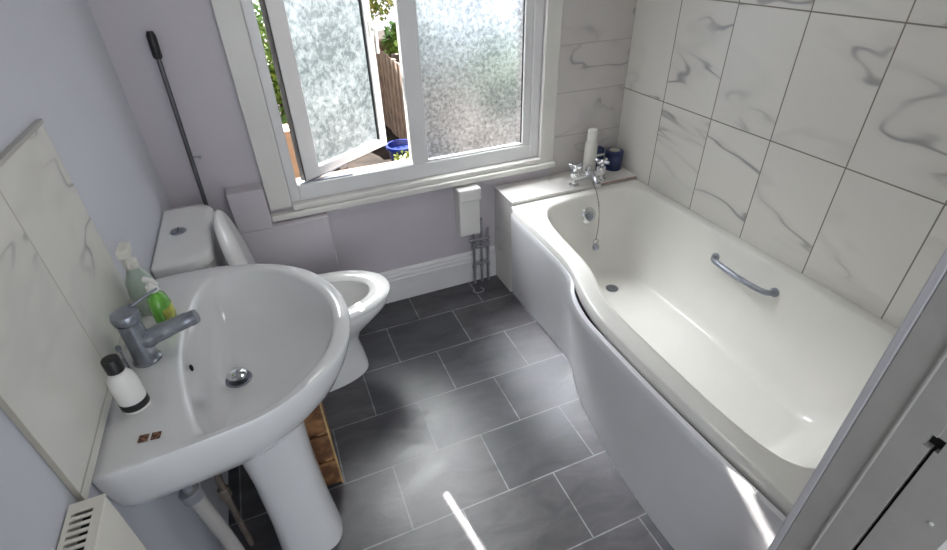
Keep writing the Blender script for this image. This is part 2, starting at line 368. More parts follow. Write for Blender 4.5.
f_ = [(1.27, 1.79), (1.24, 1.77), (1.225, 1.73), (1.21, 1.62), (1.20, 1.48), (1.19, 1.34), (1.165, 1.20), (1.15, 1.06), (1.15, .92), (1.16, .80), (1.18, .72), (1.21, .68), (1.26, .655),
      (1.36, .645), (1.46, .655), (1.52, .68), (1.55, .73), (1.57, .9), (1.59, 1.3), (1.585, 1.6), (1.575, 1.72), (1.56, 1.77), (1.52, 1.80), (1.4, 1.81)]
O = chaikin(v2(o_)); I = chaikin(v2(i_)); F = chaikin(v2(f_))
fc = cen(F)
# inset of rim by moving towards the inner outline
rings = [z3(lerp(O, I, .12), .478), z3(lerp(O, I, .02), .480), z3(O, .530), z3(lerp(O, I, .05), .534), z3(lerp(O, I, .12), .536), z3(lerp(O, I, .80), .536), z3(lerp(O, I, .93), .534), z3(I, .527)]
for s, z in ((.05, .50), (.13, .455), (.24, .39), (.36, .32), (.50, .25), (.64, .195), (.77, .16), (.90, .135), (1, .125)):
    rings.append(z3(lerp(I, F, s), z))
rings.append(z3(scale2(F, fc, .5), .12)); rings.append(z3(scale2(F, fc, .05), .118))
bm = BM()
# underside: an outer skin so the tub has real thickness
under = [z3(lerp(O, I, .12), .478), z3(lerp(O, I, .5), .486)]
for s, z in ((.05, .47), (.3, .33), (.6, .19), (.9, .105), (1.0, .095)):
    under.append(z3([a.lerp(b, s) + (a.lerp(b, s) - fc).normalized() * .012 if i >= 0 else a for i, (a, b) in enumerate(zip(I, F))], z))
loft(bm, rings, cap0=False, cap1=True)
loft(bm, under, cap0=False, cap1=True)
bmesh.ops.remove_doubles(bm, verts=bm.verts, dist=1e-5)
fin('tub', bm, ACRY, bath, angle=60)
# panel
lipT = crom([(1.000, 1.990, 0), (.996, 1.75, 0), (.992, 1.60, 0), (.984, 1.46, 0), (.962, 1.38, 0), (.912, 1.295, 0), (.880, 1.20, 0), (.866, 1.07, 0), (.866, .75, 0), (.874, .50, 0), (.886, .292, 0)], 10)
flrT = crom([(1.020, 1.990, 0), (1.020, 1.75, 0), (1.022, 1.60, 0), (1.022, 1.45, 0), (1.008, 1.37, 0), (.966, 1.27, 0), (.932, 1.16, 0), (.896, .98, 0), (.872, .75, 0), (.872, .50, 0), (.886, .292, 0)], 10)
def panel_ring(z, t, push=0.0, bulge=0.0):
    out = []
    for i, (a, b) in enumerate(zip(flrT, lipT)):
        p = a.lerp(b, t); q = p + Vector((push, 0, 0)); q.z = z; out.append(q)
    return out
bm = BM()
R = [panel_ring(z, t) for z, t in ((.002, 0), (.06, .12), (.15, .35), (.27, .62), (.40, .88), (.455, 1.0), (.488, 1.0), (.494, 1.0))]
R[-1] = panel_ring(.4945, 1.0, .003)
R += [panel_ring(.4945, 1.0, .019), panel_ring(.46, 1.0, .019), panel_ring(.27, .62, .017), panel_ring(.002, 0, .017)]
loft(bm, R, cap0=False, cap1=False, closed=False)
for side in (0, -1):
    bm.verts.ensure_lookup_table()
fin('bath_panel', bm, PANEL, bath, angle=50)
# shadow gap rail under the rim
bm = BM(); tube(bm, [(p.x + .030, p.y, .462) for p in lipT[::4]], .008, 8); fin('panel_rail', bm, CHROME_D, bath)
# overflow
bm = BM(); ax = Vector((-.05, -1, .28)).normalized(); oc = Vector((1.375, 1.873, .455))
lathe(bm, [(.041, 0), (.043, .006), (.038, .012), (.024, .015), (.022, .010), (.001, .010)], oc, ax, 32)
ov = fin('overflow_cover', bm, CHROME, bath)
bm = BM(); lathe(bm, [(.019, .0), (.019, .0125), (.014, .019), (.001, .020)], oc + Vector((0, 0, 0)), ax, 24); fin('overflow_boss', bm, CHROME_D, ov)
bm = BM(); lathe(bm, [(.03, 0), (.032, .003), (.02, .005), (.001, .002)], (1.42, 1.66, .125), (0, 0, 1), 24); fin('bath_waste', bm, CHROME_D, bath)
# grab handle
bm = BM()
hp = [(1.686, 1.325, .438), (1.660, 1.318, .442), (1.643, 1.285, .444), (1.633, 1.20, .446), (1.633, 1.13, .446), (1.643, 1.055, .446), (1.660, 1.030, .446), (1.690, 1.022, .446)]
tube(bm, hp, .0125, 14, 5)
for c in (hp[0], hp[-1]): lathe(bm, [(.019, 0), (.019, .006), (.013, .012), (.001, .013)], (c[0] - .006, c[1], c[2]), (-1, 0, .25), 20)
fin('grab_handle', bm, CHROME_D, bath)

# bath mixer tap standing on the ledge
tap = thing('bath_mixer_tap', 'chrome bath mixer tap with two cross handles on the white ledge', 'tap', (1.46, 2.03, .553))
bm = BM(); yt = 2.035
tube(bm, [(1.372, yt, .595), (1.558, yt, .595)], .022, 18)
for x in (1.385, 1.545):
    lathe(bm, [(.027, 0), (.027, .006), (.016, .012), (.015, .045)], (x, yt, .553), (0, 0, 1), 24)
    lathe(bm, [(.020, 0), (.024, .01), (.024, .03), (.014, .036)], (x, yt, .595), (0, 0, 1), 20)
tube(bm, [(1.465, yt, .60), (1.462, yt - .03, .612), (1.458, yt - .075, .606), (1.456, yt - .105, .590)], [.017, .016, .015, .016], 16, 5)
lathe(bm, [(.016, 0), (.016, .018), (.011, .019)], (1.456, yt - .105, .592), (0, -.15, -1), 18)
lathe(bm, [(.015, 0), (.017, .006), (.014, .03), (.010, .036)], (1.465, yt, .610), (0, 0, 1), 18)
fin('tap_body', bm, CHROME, tap)
for x in (1.385, 1.545):
    bm = BM()
    lathe(bm, [(.012, 0), (.014, .02), (.016, .026), (.010, .034), (.001, .035)], (x, yt, .630), (0, 0, 1), 18)
    for k in range(4):
        an = math.pi / 2 * k + .4; dx, dy = math.cos(an), math.sin(an)
        tube(bm, [(x + dx * .008, yt + dy * .008, .652), (x + dx * .028, yt + dy * .028, .655), (x + dx * .040, yt + dy * .040, .657)], [.007, .0095, .008], 10)
    fin('tap_handle', bm, CHROME, tap)
# chain and plug hanging from the tap
bm = BM()
cp = crom([(1.462, 1.985, .578), (1.458, 1.955, .560), (1.455, 1.925, .535), (1.452, 1.890, .47), (1.438, 1.860, .40), (1.415, 1.835, .325)], 30)
acc = 0; last = cp[0]
for p in cp[1:]:
    acc += (p - last).length; last = p
    if acc > .0052: bmesh.ops.create_icosphere(bm, subdivisions=1, radius=.0033, matrix=Matrix.Translation(p)); acc = 0
ch = fin('plug_chain', bm, COPP, tap)
bm = BM(); e = cp[-1]; tube(bm, [e + Vector((.016 * math.cos(t), 0, .016 * math.sin(t) - .014)) for t in [k * math.pi / 8 + math.pi / 2 for k in range(17)]], .002, 6)
lathe(bm, [(.020, 0), (.022, .004), (.017, .012), (.004, .016)], e + Vector((0, -.002, -.046)), (.2, -.8, .5), 20)
fin('bath_plug', bm, CHROME_D, ch)

# toiletries on the ledge
bo = thing('lotion_bottle', 'tall off-white bottle standing behind the bath mixer tap', 'bottle', (1.525, 2.115, .553))
bm = BM(); lathe(bm, [(.031, 0), (.034, .004), (.033, .15), (.031, .178), (.022, .19)], (1.525, 2.115, .553), (0, 0, 1), 28); fin('bottle_body', bm, PLATE, bo)
bm = BM(); lathe(bm, [(.022, 0), (.026, .002), (.025, .055), (.022, .060), (.001, .061)], (1.525, 2.115, .743), (0, 0, 1), 24); fin('bottle_cap', bm, WHPL, bo)
tb = thing('cosmetic_tub', 'round navy blue tub with pale lid in the bath corner', 'tub', (1.695, 2.135, .553))
bm = BM(); lathe(bm, [(.044, 0), (.047, .004), (.047, .078), (.044, .082)], (1.695, 2.135, .553), (0, 0, 1), 30); fin('tub_body', bm, BLUE, tb)
bm = BM(); lathe(bm, [(.046, 0), (.048, .002), (.048, .018), (.044, .022), (.030, .022), (.001, .021)], (1.695, 2.135, .635), (0, 0, 1), 30); fin('tub_rim', bm, BLUE, tb)
bm = BM(); lathe(bm, [(.028, 0), (.028, .003), (.001, .004)], (1.695, 2.135, .657), (0, 0, 1), 24); fin('lid_label', bm, mat('pale lid disc', (.45, .45, .36), .5), tb)
tc_ = thing('small_carton', 'small navy carton with white band between tall bottle and round blue tub', 'carton', (1.615, 2.165, .553))
bm = BM(); box(bm, 1.585, 1.640, 2.150, 2.194, .553, .672); fin('carton_body', bm, BLUE, tc_, smooth=False, bevel=.003)
bm = BM(); box(bm, 1.5845, 1.6405, 2.1495, 2.1945, .632, .645); fin('carton_band', bm, WHPL, tc_, smooth=False)
# pinkish sealant line along the ledge front edge
bm = BM(); tube(bm, [(1.50, 1.9945, .545), (1.60, 1.9940, .548), (1.745, 1.9945, .546)], .0045, 8, 4)
bd = fin('sealant_bead', bm, mat('pink stained sealant', (.42, .26, .21), .6, var=.3, scale=40)); bd.parent = lg

# ------------------------------------------------------------------ washbasin
bas = thing('washbasin', 'white curved washbasin on a pedestal, fixed to the left wall', 'washbasin', (XL + .2, 1.11, 0))
bo_ = [(-.453, 1.452), (-.453, 1.35), (-.453, 1.2), (-.453, 1.05), (-.453, .9), (-.453, .80), (-.453, .772), (-.452, .770), (-.43, .769), (-.33, .775), (-.23, .784), (-.13, .800), (-.030, .862), (.052, .950), (.081, 1.08), (.069, 1.20), (.012, 1.320), (-.075, 1.395), (-.18, 1.440), (-.28, 1.462), (-.36, 1.466), (-.42, 1.462)]
bi_ = [(-.27, 1.385), (-.296, 1.32), (-.314, 1.225), (-.322, 1.13), (-.320, 1.04), (-.308, .96), (-.293, .88), (-.276, .822), (-.268, .806), (-.25, .800), (-.205, .806), (-.13, .822), (-.055, .880), (.010, .965), (.038, 1.08), (.026, 1.18), (-.022, 1.28), (-.095, 1.360), (-.155, 1.392), (-.20, 1.402), (-.235, 1.402), (-.255, 1.397)]
def dens(P):   # keep corners crisp: insert near-corner points
    return P
BO = chaikin(v2(bo_), 3); BI = chaikin(v2(bi_), 3)
# keep wall edge straight
dc = Vector((-.232, 1.10))
BD = [dc + (p - dc).normalized() * .030 for p in BI]
anch = Vector((-.453, 1.10))
def under_o(s): return [Vector((anch.x + (p.x - anch.x) * s, anch.y + (p.y - anch.y) * s)) for p in BO]
rings = [z3(under_o(.44), .612), z3(under_o(.58), .620), z3(under_o(.72), .645), z3(under_o(.84), .685), z3(under_o(.915), .730), z3(under_o(.965), .780), z3(under_o(.988), .815), z3(under_o(.998), .838), z3(under_o(.996), .846),
         z3(lerp(BO, BI, .14), .8505), z3(lerp(BO, BI, .75), .8495), z3(lerp(BO, BI, .92), .849), z3(BI, .843)]
for s, z in ((.04, .825), (.10, .80), (.20, .770), (.34, .745), (.50, .728), (.68, .716), (.85, .708), (1, .704)):
    rings.append(z3(lerp(BI, BD, s), z))
bm = BM(); loft(bm, rings); fin('basin_bowl', bm, PORC, bas, angle=70)
def ped(z, cx, cy, rx, ry, n=40):
    out = []
    for k in range(n):
        t = 2 * math.pi * k / n; c, s = math.cos(t), math.sin(t); e = .72
        x = cx + rx * (abs(c) ** e) * (1 if c > 0 else -1); y = cy + ry * (abs(s) ** e) * (1 if s > 0 else -1)
        out.append(Vector((x, y, z)))
    return out
bm = BM(); loft(bm, [ped(.001, -.195, 1.06, .100, .092), ped(.03, -.195, 1.06, .098, .090), ped(.15, -.200, 1.075, .092, .084), ped(.35, -.206, 1.09, .090, .082), ped(.52, -.210, 1.10, .098, .092), ped(.605, -.213, 1.10, .106, .102), ped(.628, -.21, 1.10, .110, .106)])
fin('pedestal', bm, PORC, bas, angle=60)
bm = BM(); lathe(bm, [(.030, 0), (.033, .002), (.031, .006), (.0255, .006), (.025, .003), (.001, .003)], (-.232, 1.10, .7035), (0, 0, 1), 32)
dr = fin('drain', bm, CHROME_D, bas)
bm = BM(); lathe(bm, [(.006, 0), (.006, .012), (.024, .014), (.025, .018), (.018, .024), (.001, .026)], (-.232, 1.10, .7055), (0, 0, 1), 32); fin('pop_up_plug', bm, CHROME, dr)
bm = BM(); bmesh.ops.create_uvsphere(bm, u_segments=16, v_segments=10, radius=1, matrix=Matrix.Translation((-.3125, 1.07, .805)) @ Matrix.Diagonal((.004, .0065, .010, 1)))
fin('overflow_hole', bm, DARK, bas)  # near-black bump, the hole's inner shade is only its colour
# basin tap
tbm = thing('basin_mixer_tap', 'chunky dull chrome mixer tap on the washbasin deck', 'tap', (-.392, 1.087, .85))
bm = BM(); lathe(bm, [(.030, 0), (.030, .004), (.0255, .008), (.0245, .06), (.0235, .105), (.024, .112)], (-.392, 1.087, .850), (0, 0, 1), 30)
tube(bm, [(-.390, 1.087, .902), (-.345, 1.089, .914), (-.305, 1.090, .924), (-.262, 1.091, .934)], [.022, .020, .0185, .0165], 18, 6, flat=1.05)
lathe(bm, [(.011, 0), (.011, .008), (.008, .009)], (-.274, 1.091, .924), (0, 0, -1), 16)
fin('tap_body', bm, CHROME_D, tbm)
bm = BM(); lathe(bm, [(.0235, 0), (.027, .003), (.029, .014), (.027, .024), (.018, .029), (.001, .030)], (-.392, 1.087, .963), (.05, 0, 1), 30)
tube(bm, [(-.392, 1.095, .985), (-.360, 1.115, .995), (-.325, 1.135, 1.002)], [.005, .0035, .003], 10)
fin('tap_lever', bm, CHROME_D, tbm)
bm = BM(); tube(bm, [(-.427, 1.070, .85), (-.427, 1.070, .905)], .0022, 8); lathe(bm, [(.002, 0), (.0055, .004), (.0055, .012), (.002, .016)], (-.427, 1.070, .903), (0, 0, 1), 12)
fin('waste_rod', bm, CHROME_D, tbm)
# sticker on the deck
bm = BM(); Ms = Matrix.Translation((-.362, .835, .8508)) @ Matrix.Rotation(-.12, 4, 'Z')
box(bm, -.021, -.003, -.009, .009, 0, .0008, 0, Ms); box(bm, .002, .019, -.009, .009, 0, .0008, 0, Ms)
fin('deck_sticker', bm, STICK, bas, smooth=False)

# bottles on the basin
c = (-.396, .935, .850)
hb = thing('hand_wash_bottle', 'white bottle with black cap and black base band beside the basin tap', 'bottle', c)
bm = BM(); lathe(bm, [(.023, 0), (.0262, .003), (.0262, .070), (.024, .086), (.016, .100), (.013, .102), (.013, .108)], c, (0, 0, 1), 30); fin('bottle_body', bm, WHPL, hb)
bm = BM(); lathe(bm, [(.0266, .010), (.0268, .0105), (.0268, .0265), (.0266, .027)], c, (0, 0, 1), 30); lab = fin('bottle_band', bm, BLACK, hb)
bm = BM(); lathe(bm, [(.0145, .104), (.016, .105), (.016, .133), (.0145, .136), (.001, .1365)], c, (0, 0, 1), 26); fin('bottle_cap', bm, BLACK, hb)
for i in range(5):
    pass
c = (-.402, 1.300, .850)
p1 = thing('spray_bottle', 'pale clear trigger spray bottle at the back corner of the basin', 'bottle', c)
bm = BM(); lathe(bm, [(.030, 0), (.034, .004), (.034, .07), (.030, .095), (.016, .125), (.012, .135)], c, (0, 0, 1), 28); fin('bottle_body', bm, CLEARG, p1)
bm = BM(); lathe(bm, [(.015, .132), (.016, .134), (.016, .152), (.012, .156)], c, (0, 0, 1), 20)
tube(bm, [(c[0], c[1], 1.0), (c[0] - .002, c[1], 1.030)], [.010, .009], 12)
box(bm, c[0] - .012, c[0] + .012, c[1] - .030, c[1] + .022, 1.022, 1.044)
tube(bm, [(c[0], c[1] - .012, 1.022), (c[0], c[1] - .020, 1.005), (c[0], c[1] - .024, .988)], .0045, 8)
fin('spray_head', bm, PLATE, p1, bevel=.003)
c = (-.350, 1.190, .850)
p2 = thing('soap_dispenser', 'green liquid soap bottle with yellow label behind the basin tap', 'bottle', c)
bm = BM(); ell = lambda r1, r2, z: [Vector((c[0] + r1 * math.cos(2 * math.pi * k / 28), c[1] + r2 * math.sin(2 * math.pi * k / 28), c[2] + z)) for k in range(28)]
loft(bm, [ell(.020, .030, 0), ell(.023, .034, .004), ell(.023, .034, .075), ell(.020, .028, .098), ell(.010, .012, .112), ell(.010, .012, .118)]); fin('bottle_body', bm, GREEN, p2)
bm = BM(); R = [[Vector((c[0] + .0236 * math.cos(t), c[1] + .0346 * math.sin(t), c[2] + z)) for t in [(-1.25 + 2.5 * k / 14) for k in range(15)]] for z in (.040, .075)]
loft(bm, R, False, False, False); o = fin('bottle_label', bm, YEL, p2); md = o.modifiers.new('S', 'SOLIDIFY'); md.thickness = .0006; md.offset = 1
bm = BM(); lathe(bm, [(.012, .116), (.013, .117), (.013, .132), (.005, .136), (.0045, .150)], c, (0, 0, 1), 20)
tube(bm, [(c[0] - .006, c[1] - .004, c[2] + .153), (c[0] + .012, c[1] - .018, c[2] + .154), (c[0] + .022, c[1] - .03, c[2] + .148)], [.0075, .006, .004], 10)
fin('pump_head', bm, WHPL, p2)

# waste pipes below the basin
wp = thing('waste_pipe', 'pale plastic waste pipe running below the basin to the wall', 'pipe', (-.40, .93, 0))
bm = BM(); tube(bm, [(-.400, .950, .53), (-.392, .950, .45), (-.380, .950, .30), (-.376, .952, .16), (-.395, .955, .115), (-.452, .957, .10)], .019, 16, 6); fin('pipe_run', bm, PIPEW, wp)
bm = BM(); lathe(bm, [(.023, 0), (.026, .003), (.026, .03), (.022, .034)], (-.400, .950, .53), (.08, 0, -1), 20); lathe(bm, [(.012, 0), (.012, .10)], (-.400, .950, .52), (0, 0, 1), 16); fin('pipe_collar', bm, PIPEG, wp)
wp2 = thing('supply_pipe', 'thin tarnished supply pipe rising behind the basin pedestal', 'pipe', (-.39, 1.12, 0))
bm = BM(); tube(bm, [(-.385, 1.10, .0), (-.385, 1.10, .30), (-.375, 1.10, .45), (-.36, 1.10, .70)], .010, 12, 5); fin('pipe_run', bm, COPP, wp2)
bm = BM(); lathe(bm, [(.014, 0), (.017, .003), (.017, .04), (.014, .043)], (-.385, 1.10, .27), (0, 0, 1), 8); fin('isolation_valve', bm, COPP, wp2)

# ------------------------------------------------------------------ slatted crate
cr = thing('slatted_crate', 'brown slatted wooden crate on the floor behind the basin pedestal', 'crate', (-.16, 1.30, 0))
x0, x1, y0, y1 = -.275, -.066, 1.20, 1.43
for k in range(4):
    zb = .012 + k * .138
    bm = BM(); t = .012
    box(bm, x0, x1, y0, y0 + t, zb, zb + .122); box(bm, x0, x1, y1 - t, y1, zb, zb + .122)
    box(bm, x0, x0 + t, y0 + t, y1 - t, zb, zb + .122); box(bm, x1 - t, x1 - .001, y0 + t, y1 - t, zb, zb + .122)
    fin('slat', bm, CRATEM, cr, smooth=False, bevel=.003)
for px in (x0 + t, x1 - t - .022):
    for py in (y0 + t, y1 - t - .022):
        bm = BM(); box(bm, px, px + .022, py, py + .022, 0, .56); fin('corner_post', bm, CRATEE, cr, smooth=False)
bm = BM(); box(bm, x1 - .001, x1 + .005, y0 - .001, y0 + .020, 0, .56); fin('corner_strip', bm, CRATEE, cr, smooth=False)
bm = BM(); box(bm, x0 + t, x1 - t, y0 + t, y1 - t, .012, .024); fin('crate_base', bm, CRATEM, cr, smooth=False)

# ------------------------------------------------------------------ toilet
to = thing('toilet', 'white close coupled toilet, lid raised, between washbasin and window wall', 'toilet', (-.1, 1.79, 0))
TY = 1.782
def egg(x0, x1, hw, n=48, blunt=.62):
    out = []
    L_ = x1 - x0; xm = x0 + L_ * .45
    for k in range(n):
        t = 2 * math.pi * k / n; c, s = math.cos(t), math.sin(t)
        x = xm + (x1 - xm) * c if c > 0 else xm + (xm - x0) * (-(abs(c) ** .75))
        y = TY + hw * (abs(s) ** (.92 if c > 0 else .75)) * (1 if s > 0 else -1)
        out.append(Vector((x, y)))
    return out
E1 = egg(-.255, .308, .186)
rings = [z3(egg(-.30, .162, .118), .001), z3(egg(-.30, .162, .117), .03), z3(egg(-.30, .152, .110), .10), z3(egg(-.30, .140, .105), .18), z3(egg(-.29, .170, .125), .24), z3(egg(-.275, .240, .158), .305), z3(egg(-.26, .293, .180), .36), z3(egg(-.255, .304, .185), .395),
         z3(lerp(E1, egg(-.16, .245, .125), .15), .403), z3(lerp(E1, egg(-.16, .245, .125), .8), .403), z3(egg(-.155, .240, .122), .395), z3(egg(-.14, .225, .112), .34), z3(egg(-.11, .17, .085), .25), z3(egg(-.07, .09, .055), .19), z3(egg(-.04, .05, .03), .175)]
bm = BM(); loft(bm, rings); fin('toilet_bowl', bm, PORC2, to, angle=70)
bm = BM(); A_, B_ = egg(-.235, .312, .192), egg(-.15, .226, .114)
loft(bm, [z3(lerp(A_, B_, .04), .4045), z3(A_, .409), z3(A_, .417), z3(lerp(A_, B_, .15), .424), z3(lerp(A_, B_, .5), .4265), z3(lerp(A_, B_, .85), .422), z3(B_, .414), z3(lerp(A_, B_, .96), .4045), z3(lerp(A_, B_, .04), .4045)], False, False)
fin('toilet_seat', bm, PORC2, to, angle=60)
# raised lid
bm = BM(); A_ = egg(0, .445, .186)
ML = Matrix.Translation((-.170, 0, .432)) @ Matrix.Rotation(-math.radians(99.5), 4, 'Y')
def lid(P, z): return [ML @ Vector((p.x, p.y, z)) for p in P]
sc_ = lambda k: [Vector((.2 + (p.x - .2) * k, TY + (p.y - TY) * k)) for p in A_]
loft(bm, [lid(sc_(.97), -.004), lid(sc_(1.0), .002), lid(sc_(1.0), .010), lid(sc_(.96), .018), lid(sc_(.6), .021), lid(sc_(.1), .022)])
fin('toilet_lid', bm, PORC2, to, angle=50)
for y in (TY - .075, TY + .075):
    bm = BM(); tube(bm, [(-.185, y - .012, .432), (-.185, y + .012, .432)], .010, 12); fin('lid_hinge', bm, CHROME, to)
def rrect(x0, x1, y0, y1, r0, r1, n=8):
    out = []
    for cx, cy, r, a0 in ((x1 - r1, y0 + r1, r1, -90), (x1 - r1, y1 - r1, r1, 0), (x0 + r0, y1 - r0, r0, 90), (x0 + r0, y0 + r0, r0, 180)):
        for k in range(n + 1):
            t = math.radians(a0 + 90 * k / n); out.append(Vector((cx + r * math.cos(t), cy + r * math.sin(t))))
    return out
bm = BM(); Cx = lambda d: rrect(-.452 + d * .2, -.290 - d, 1.600 + d, 2.045 - d, .01, .055)
loft(bm, [z3(Cx(.03), .405), z3(Cx(.015), .45), z3(Cx(.004), .60), z3(Cx(.002), .765)]); fin('cistern', bm, PORC2, to, angle=50)
bm = BM(); Cl = lambda d: rrect(-.453 + d * .3, -.278 - d, 1.590 + d, 2.055 - d, .012, .07)
loft(bm, [z3(Cl(.012), .768), z3(Cl(.001), .772), z3(Cl(0), .800), z3(Cl(.006), .808), z3(Cl(.03), .812), z3(Cl(.05), .812)]); fin('cistern_lid', bm, PORC2, to, angle=50)
bm = BM(); lathe(bm, [(.026, 0), (.026, .004), (.022, .007), (.001, .006)], (-.385, 1.825, .8115), (0, 0, 1), 28); fb = fin('flush_button', bm, CHROME_D, to)
bm = BM(); box(bm, -.386, -.384, 1.803, 1.847, .8183, .8195); fin('button_divider', bm, BLACK, fb, smooth=False)

# ------------------------------------------------------------------ mop leaning behind the cistern
mo = thing('mop', 'grey pole mop with black grip leaning against wall behind the toilet', 'mop', (-.335, 2.12, 0))
bm = BM(); A, B = Vector((-.335, 2.118, .03)), Vector((-.306, 2.188, 1.40))
tube(bm, [A, A.lerp(B, .95)], .0085, 14); fin('pole', bm, GREYMET, mo)
bm = BM(); tube(bm, [A.lerp(B, .935), A.lerp(B, .94), A.lerp(B, .99), B], [.011, .0155, .0155, .010], 16); fin('grip', bm, BLACK, mo)
bm = BM(); lathe(bm, [(.05, 0), (.055, .01), (.04, .04), (.012, .06)], (-.335, 2.118, .001), (0, 0, 1), 20); fin('mop_head', bm, GREYMET, mo)
hk = thing('wall_hook', 'tiny dark metal clip on the wall beside the mop pole', 'hook', (-.30, YB, .935))
bm = BM(); lathe(bm, [(.006, 0), (.006, .002), (.003, .003), (.003, .012), (.005, .013), (.005, .016)], (-.288, YB, .938), (0, -1, 0), 12)
tube(bm, [(-.288, YB - .012, .938), (-.30, YB - .016, .945), (-.312, YB - .012, .943)], .0025, 8); fin('hook_arm', bm, CHROME_D, hk)

# ------------------------------------------------------------------ wall box and pipes by the bath end
jb = thing('pipe_cover_box', 'white plastic box on wall under sill beside the bath ledge', 'cover box', (.845, YB, .30))
bm = BM(); box(bm, .782, .895, 2.135, YB - .001, .335, .545); fin('box_body', bm, WHPL, jb, smooth=False, bevel=.005)
bm = BM(); box(bm, .778, .899, 2.120, YB - .001, .535, .602); fin('box_lid', bm, WHPL, jb, smooth=False, bevel=.008)
pp = thing('pipe_cluster', 'thin grey pipes dropping from the white wall box to the floor', 'pipes', (.92, 2.17, 0))
for xx, yy, zt in ((.868, 2.165, .334), (.915, 2.172, .40), (.950, 2.165, .34)):
    bm = BM(); tube(bm, [(xx, yy, 0), (xx, yy, zt)], .0075, 12)
    for zz in (.10, .24): lathe(bm, [(.010, 0), (.012, .002), (.012, .02), (.010, .022)], (xx, yy, zz), (0, 0, 1), 8)
    fin('vertical_pipe', bm, PIPEG, pp)
for pts_ in ([(.868, 2.160, .24), (.955, 2.160, .235)], [(.84, 2.160, .285), (.958, 2.160, .282)], [(.868, 2.158, .13), (.955, 2.158, .13)]):
    bm = BM(); tube(bm, pts_, .007, 10); fin('cross_pipe', bm, PIPEG, pp)
bm = BM(); tube(bm, [(.855 + .030 * math.cos(t), 2.085 + .022 * math.sin(t), .006) for t in [2.2 + k * .33 for k in range(16)]], .004, 8)
cb_ = fin('cable_loop', bm, PIPEG); tag(cb_, 'small grey curl of cable lying on the dark floor below pipes', 'cable')

# ------------------------------------------------------------------ radiator
ra = thing('radiator', 'cream panel radiator with slotted top on left wall beside the washbasin', 'radiator', (XL, .5, .3))
bm = BM(); xa, xb, ya, yb, zt = -.4525, -.400, .30, .692, .893
box(bm, xb - .012, xb, ya, yb - .001, .32, zt - .004); box(bm, xa, xa + .010, ya, yb - .001, .32, zt - .004)
fin('panel', bm, RAD, ra, smooth=False, bevel=.004)
bm = BM(); box(bm, xa + .001, xb - .001, yb - .004, yb, .33, zt - .001); fin('end_cover', bm, RAD, ra, smooth=False, bevel=.002)
bm = BM()   # grille: frame and bars, slots are real gaps
box(bm, xa, xa + .008, ya, yb, zt - .003, zt); box(bm, xb - .014, xb, ya, yb, zt - .003, zt); box(bm, xa + .008, xb - .014, yb - .020, yb, zt - .003, zt)
y = yb - .020 - .0075
while y > ya + .02:
    box(bm, xa + .008, xb - .014, y - .006, y, zt - .003, zt); y -= .0135
fin('top_grille', bm, RAD, ra, smooth=False)
bm = BM(); box(bm, xa + .010, xb - .012, ya + .01, yb - .006, .34, zt - .03); fin('slot_shade', bm, DARK, ra, smooth=False)  # near-black fill paints the shade behind the grille slots
for yy in (.36, .64):
    bm = BM(); tube(bm, [(-.425, yy, .0), (-.425, yy, .345)], .0075, 12); fin('feed_pipe', bm, RAD, ra)

# ------------------------------------------------------------------ added ceiling lamp (unseen, put in to brighten the room)
cl = thing('added_ceiling_light', 'added round white ceiling lamp, out of view, brightening the bathroom', 'added light', (.65, 1.15, ZC))
bm = BM(); lathe(bm, [(.10, 0), (.10, .02), (.09, .025)], (.65, 1.15, ZC - .001), (0, 0, -1), 32); fin('added_lamp_base', bm, WHPL, cl)

# ------------------------------------------------------------------ garden
GZ = -1.25
SOIL = mat('garden soil and rubble', (.032, .024, .020), .9, col2=(.014, .011, .009), scale=3, bump=.5, bscale=12, spec=.05)
FENCE = mat('fence timber', (.24, .165, .115), .8, col2=(.15, .10, .07), scale=6)
FENCED = mat('fence timber dark', (.10, .07, .05), .8, var=.4, scale=6)
LEAF = mat('leaf', (.08, .17, .03), .6, col2=(.20, .28, .04), scale=2)
LEAFD = mat('dark leaf', (.03, .07, .02), .6, col2=(.10, .15, .03), scale=3)
LEAFY = mat('yellow blossom leaf', (.42, .36, .10), .6, col2=(.10, .20, .03), scale=5)
TERR = mat('terracotta wall', (.22, .10, .07), .8, var=.4, scale=9)
BLUEF = mat('blue glazed pot', (.012, .03, .20), .25, var=.3, scale=10)
PINE = mat('sunlit pine', (.50, .30, .17), .7, var=.2, scale=6)
bm = BM(); bmesh.ops.create_grid(bm, x_segments=40, y_segments=40, size=9, matrix=Matrix.Translation((0, 11.6, GZ)))
for v in bm.verts: v.co.z += .06 * math.sin(v.co.x * 3.1) * math.cos(v.co.y * 2.3) + random.uniform(-.02, .02)
g = st(fin('floor_outside', bm, SOIL)); g['label'] = 'bare brown garden ground outside the window'
fe = thing('garden_fence', 'tan close-board fence running down the garden, seen through open window', 'fence', (2.0, 5.5, GZ))
bm = BM(); y = 2.9; k = 0
while y < 9.3:
    box(bm, 2.0 + (k % 2) * .012, 2.02 + (k % 2) * .012, y, y + .118, GZ - .05, .06 + random.uniform(-.01, .01)); y += .12; k += 1
fin('fence_boards', bm, FENCE, fe, smooth=False)
for y in (2.9, 4.7, 6.5, 8.3): 
    bm = BM(); box(bm, 2.04, 2.14, y, y + .1, GZ - .1, .10); fin('fence_post', bm, FENCED, fe, smooth=False)
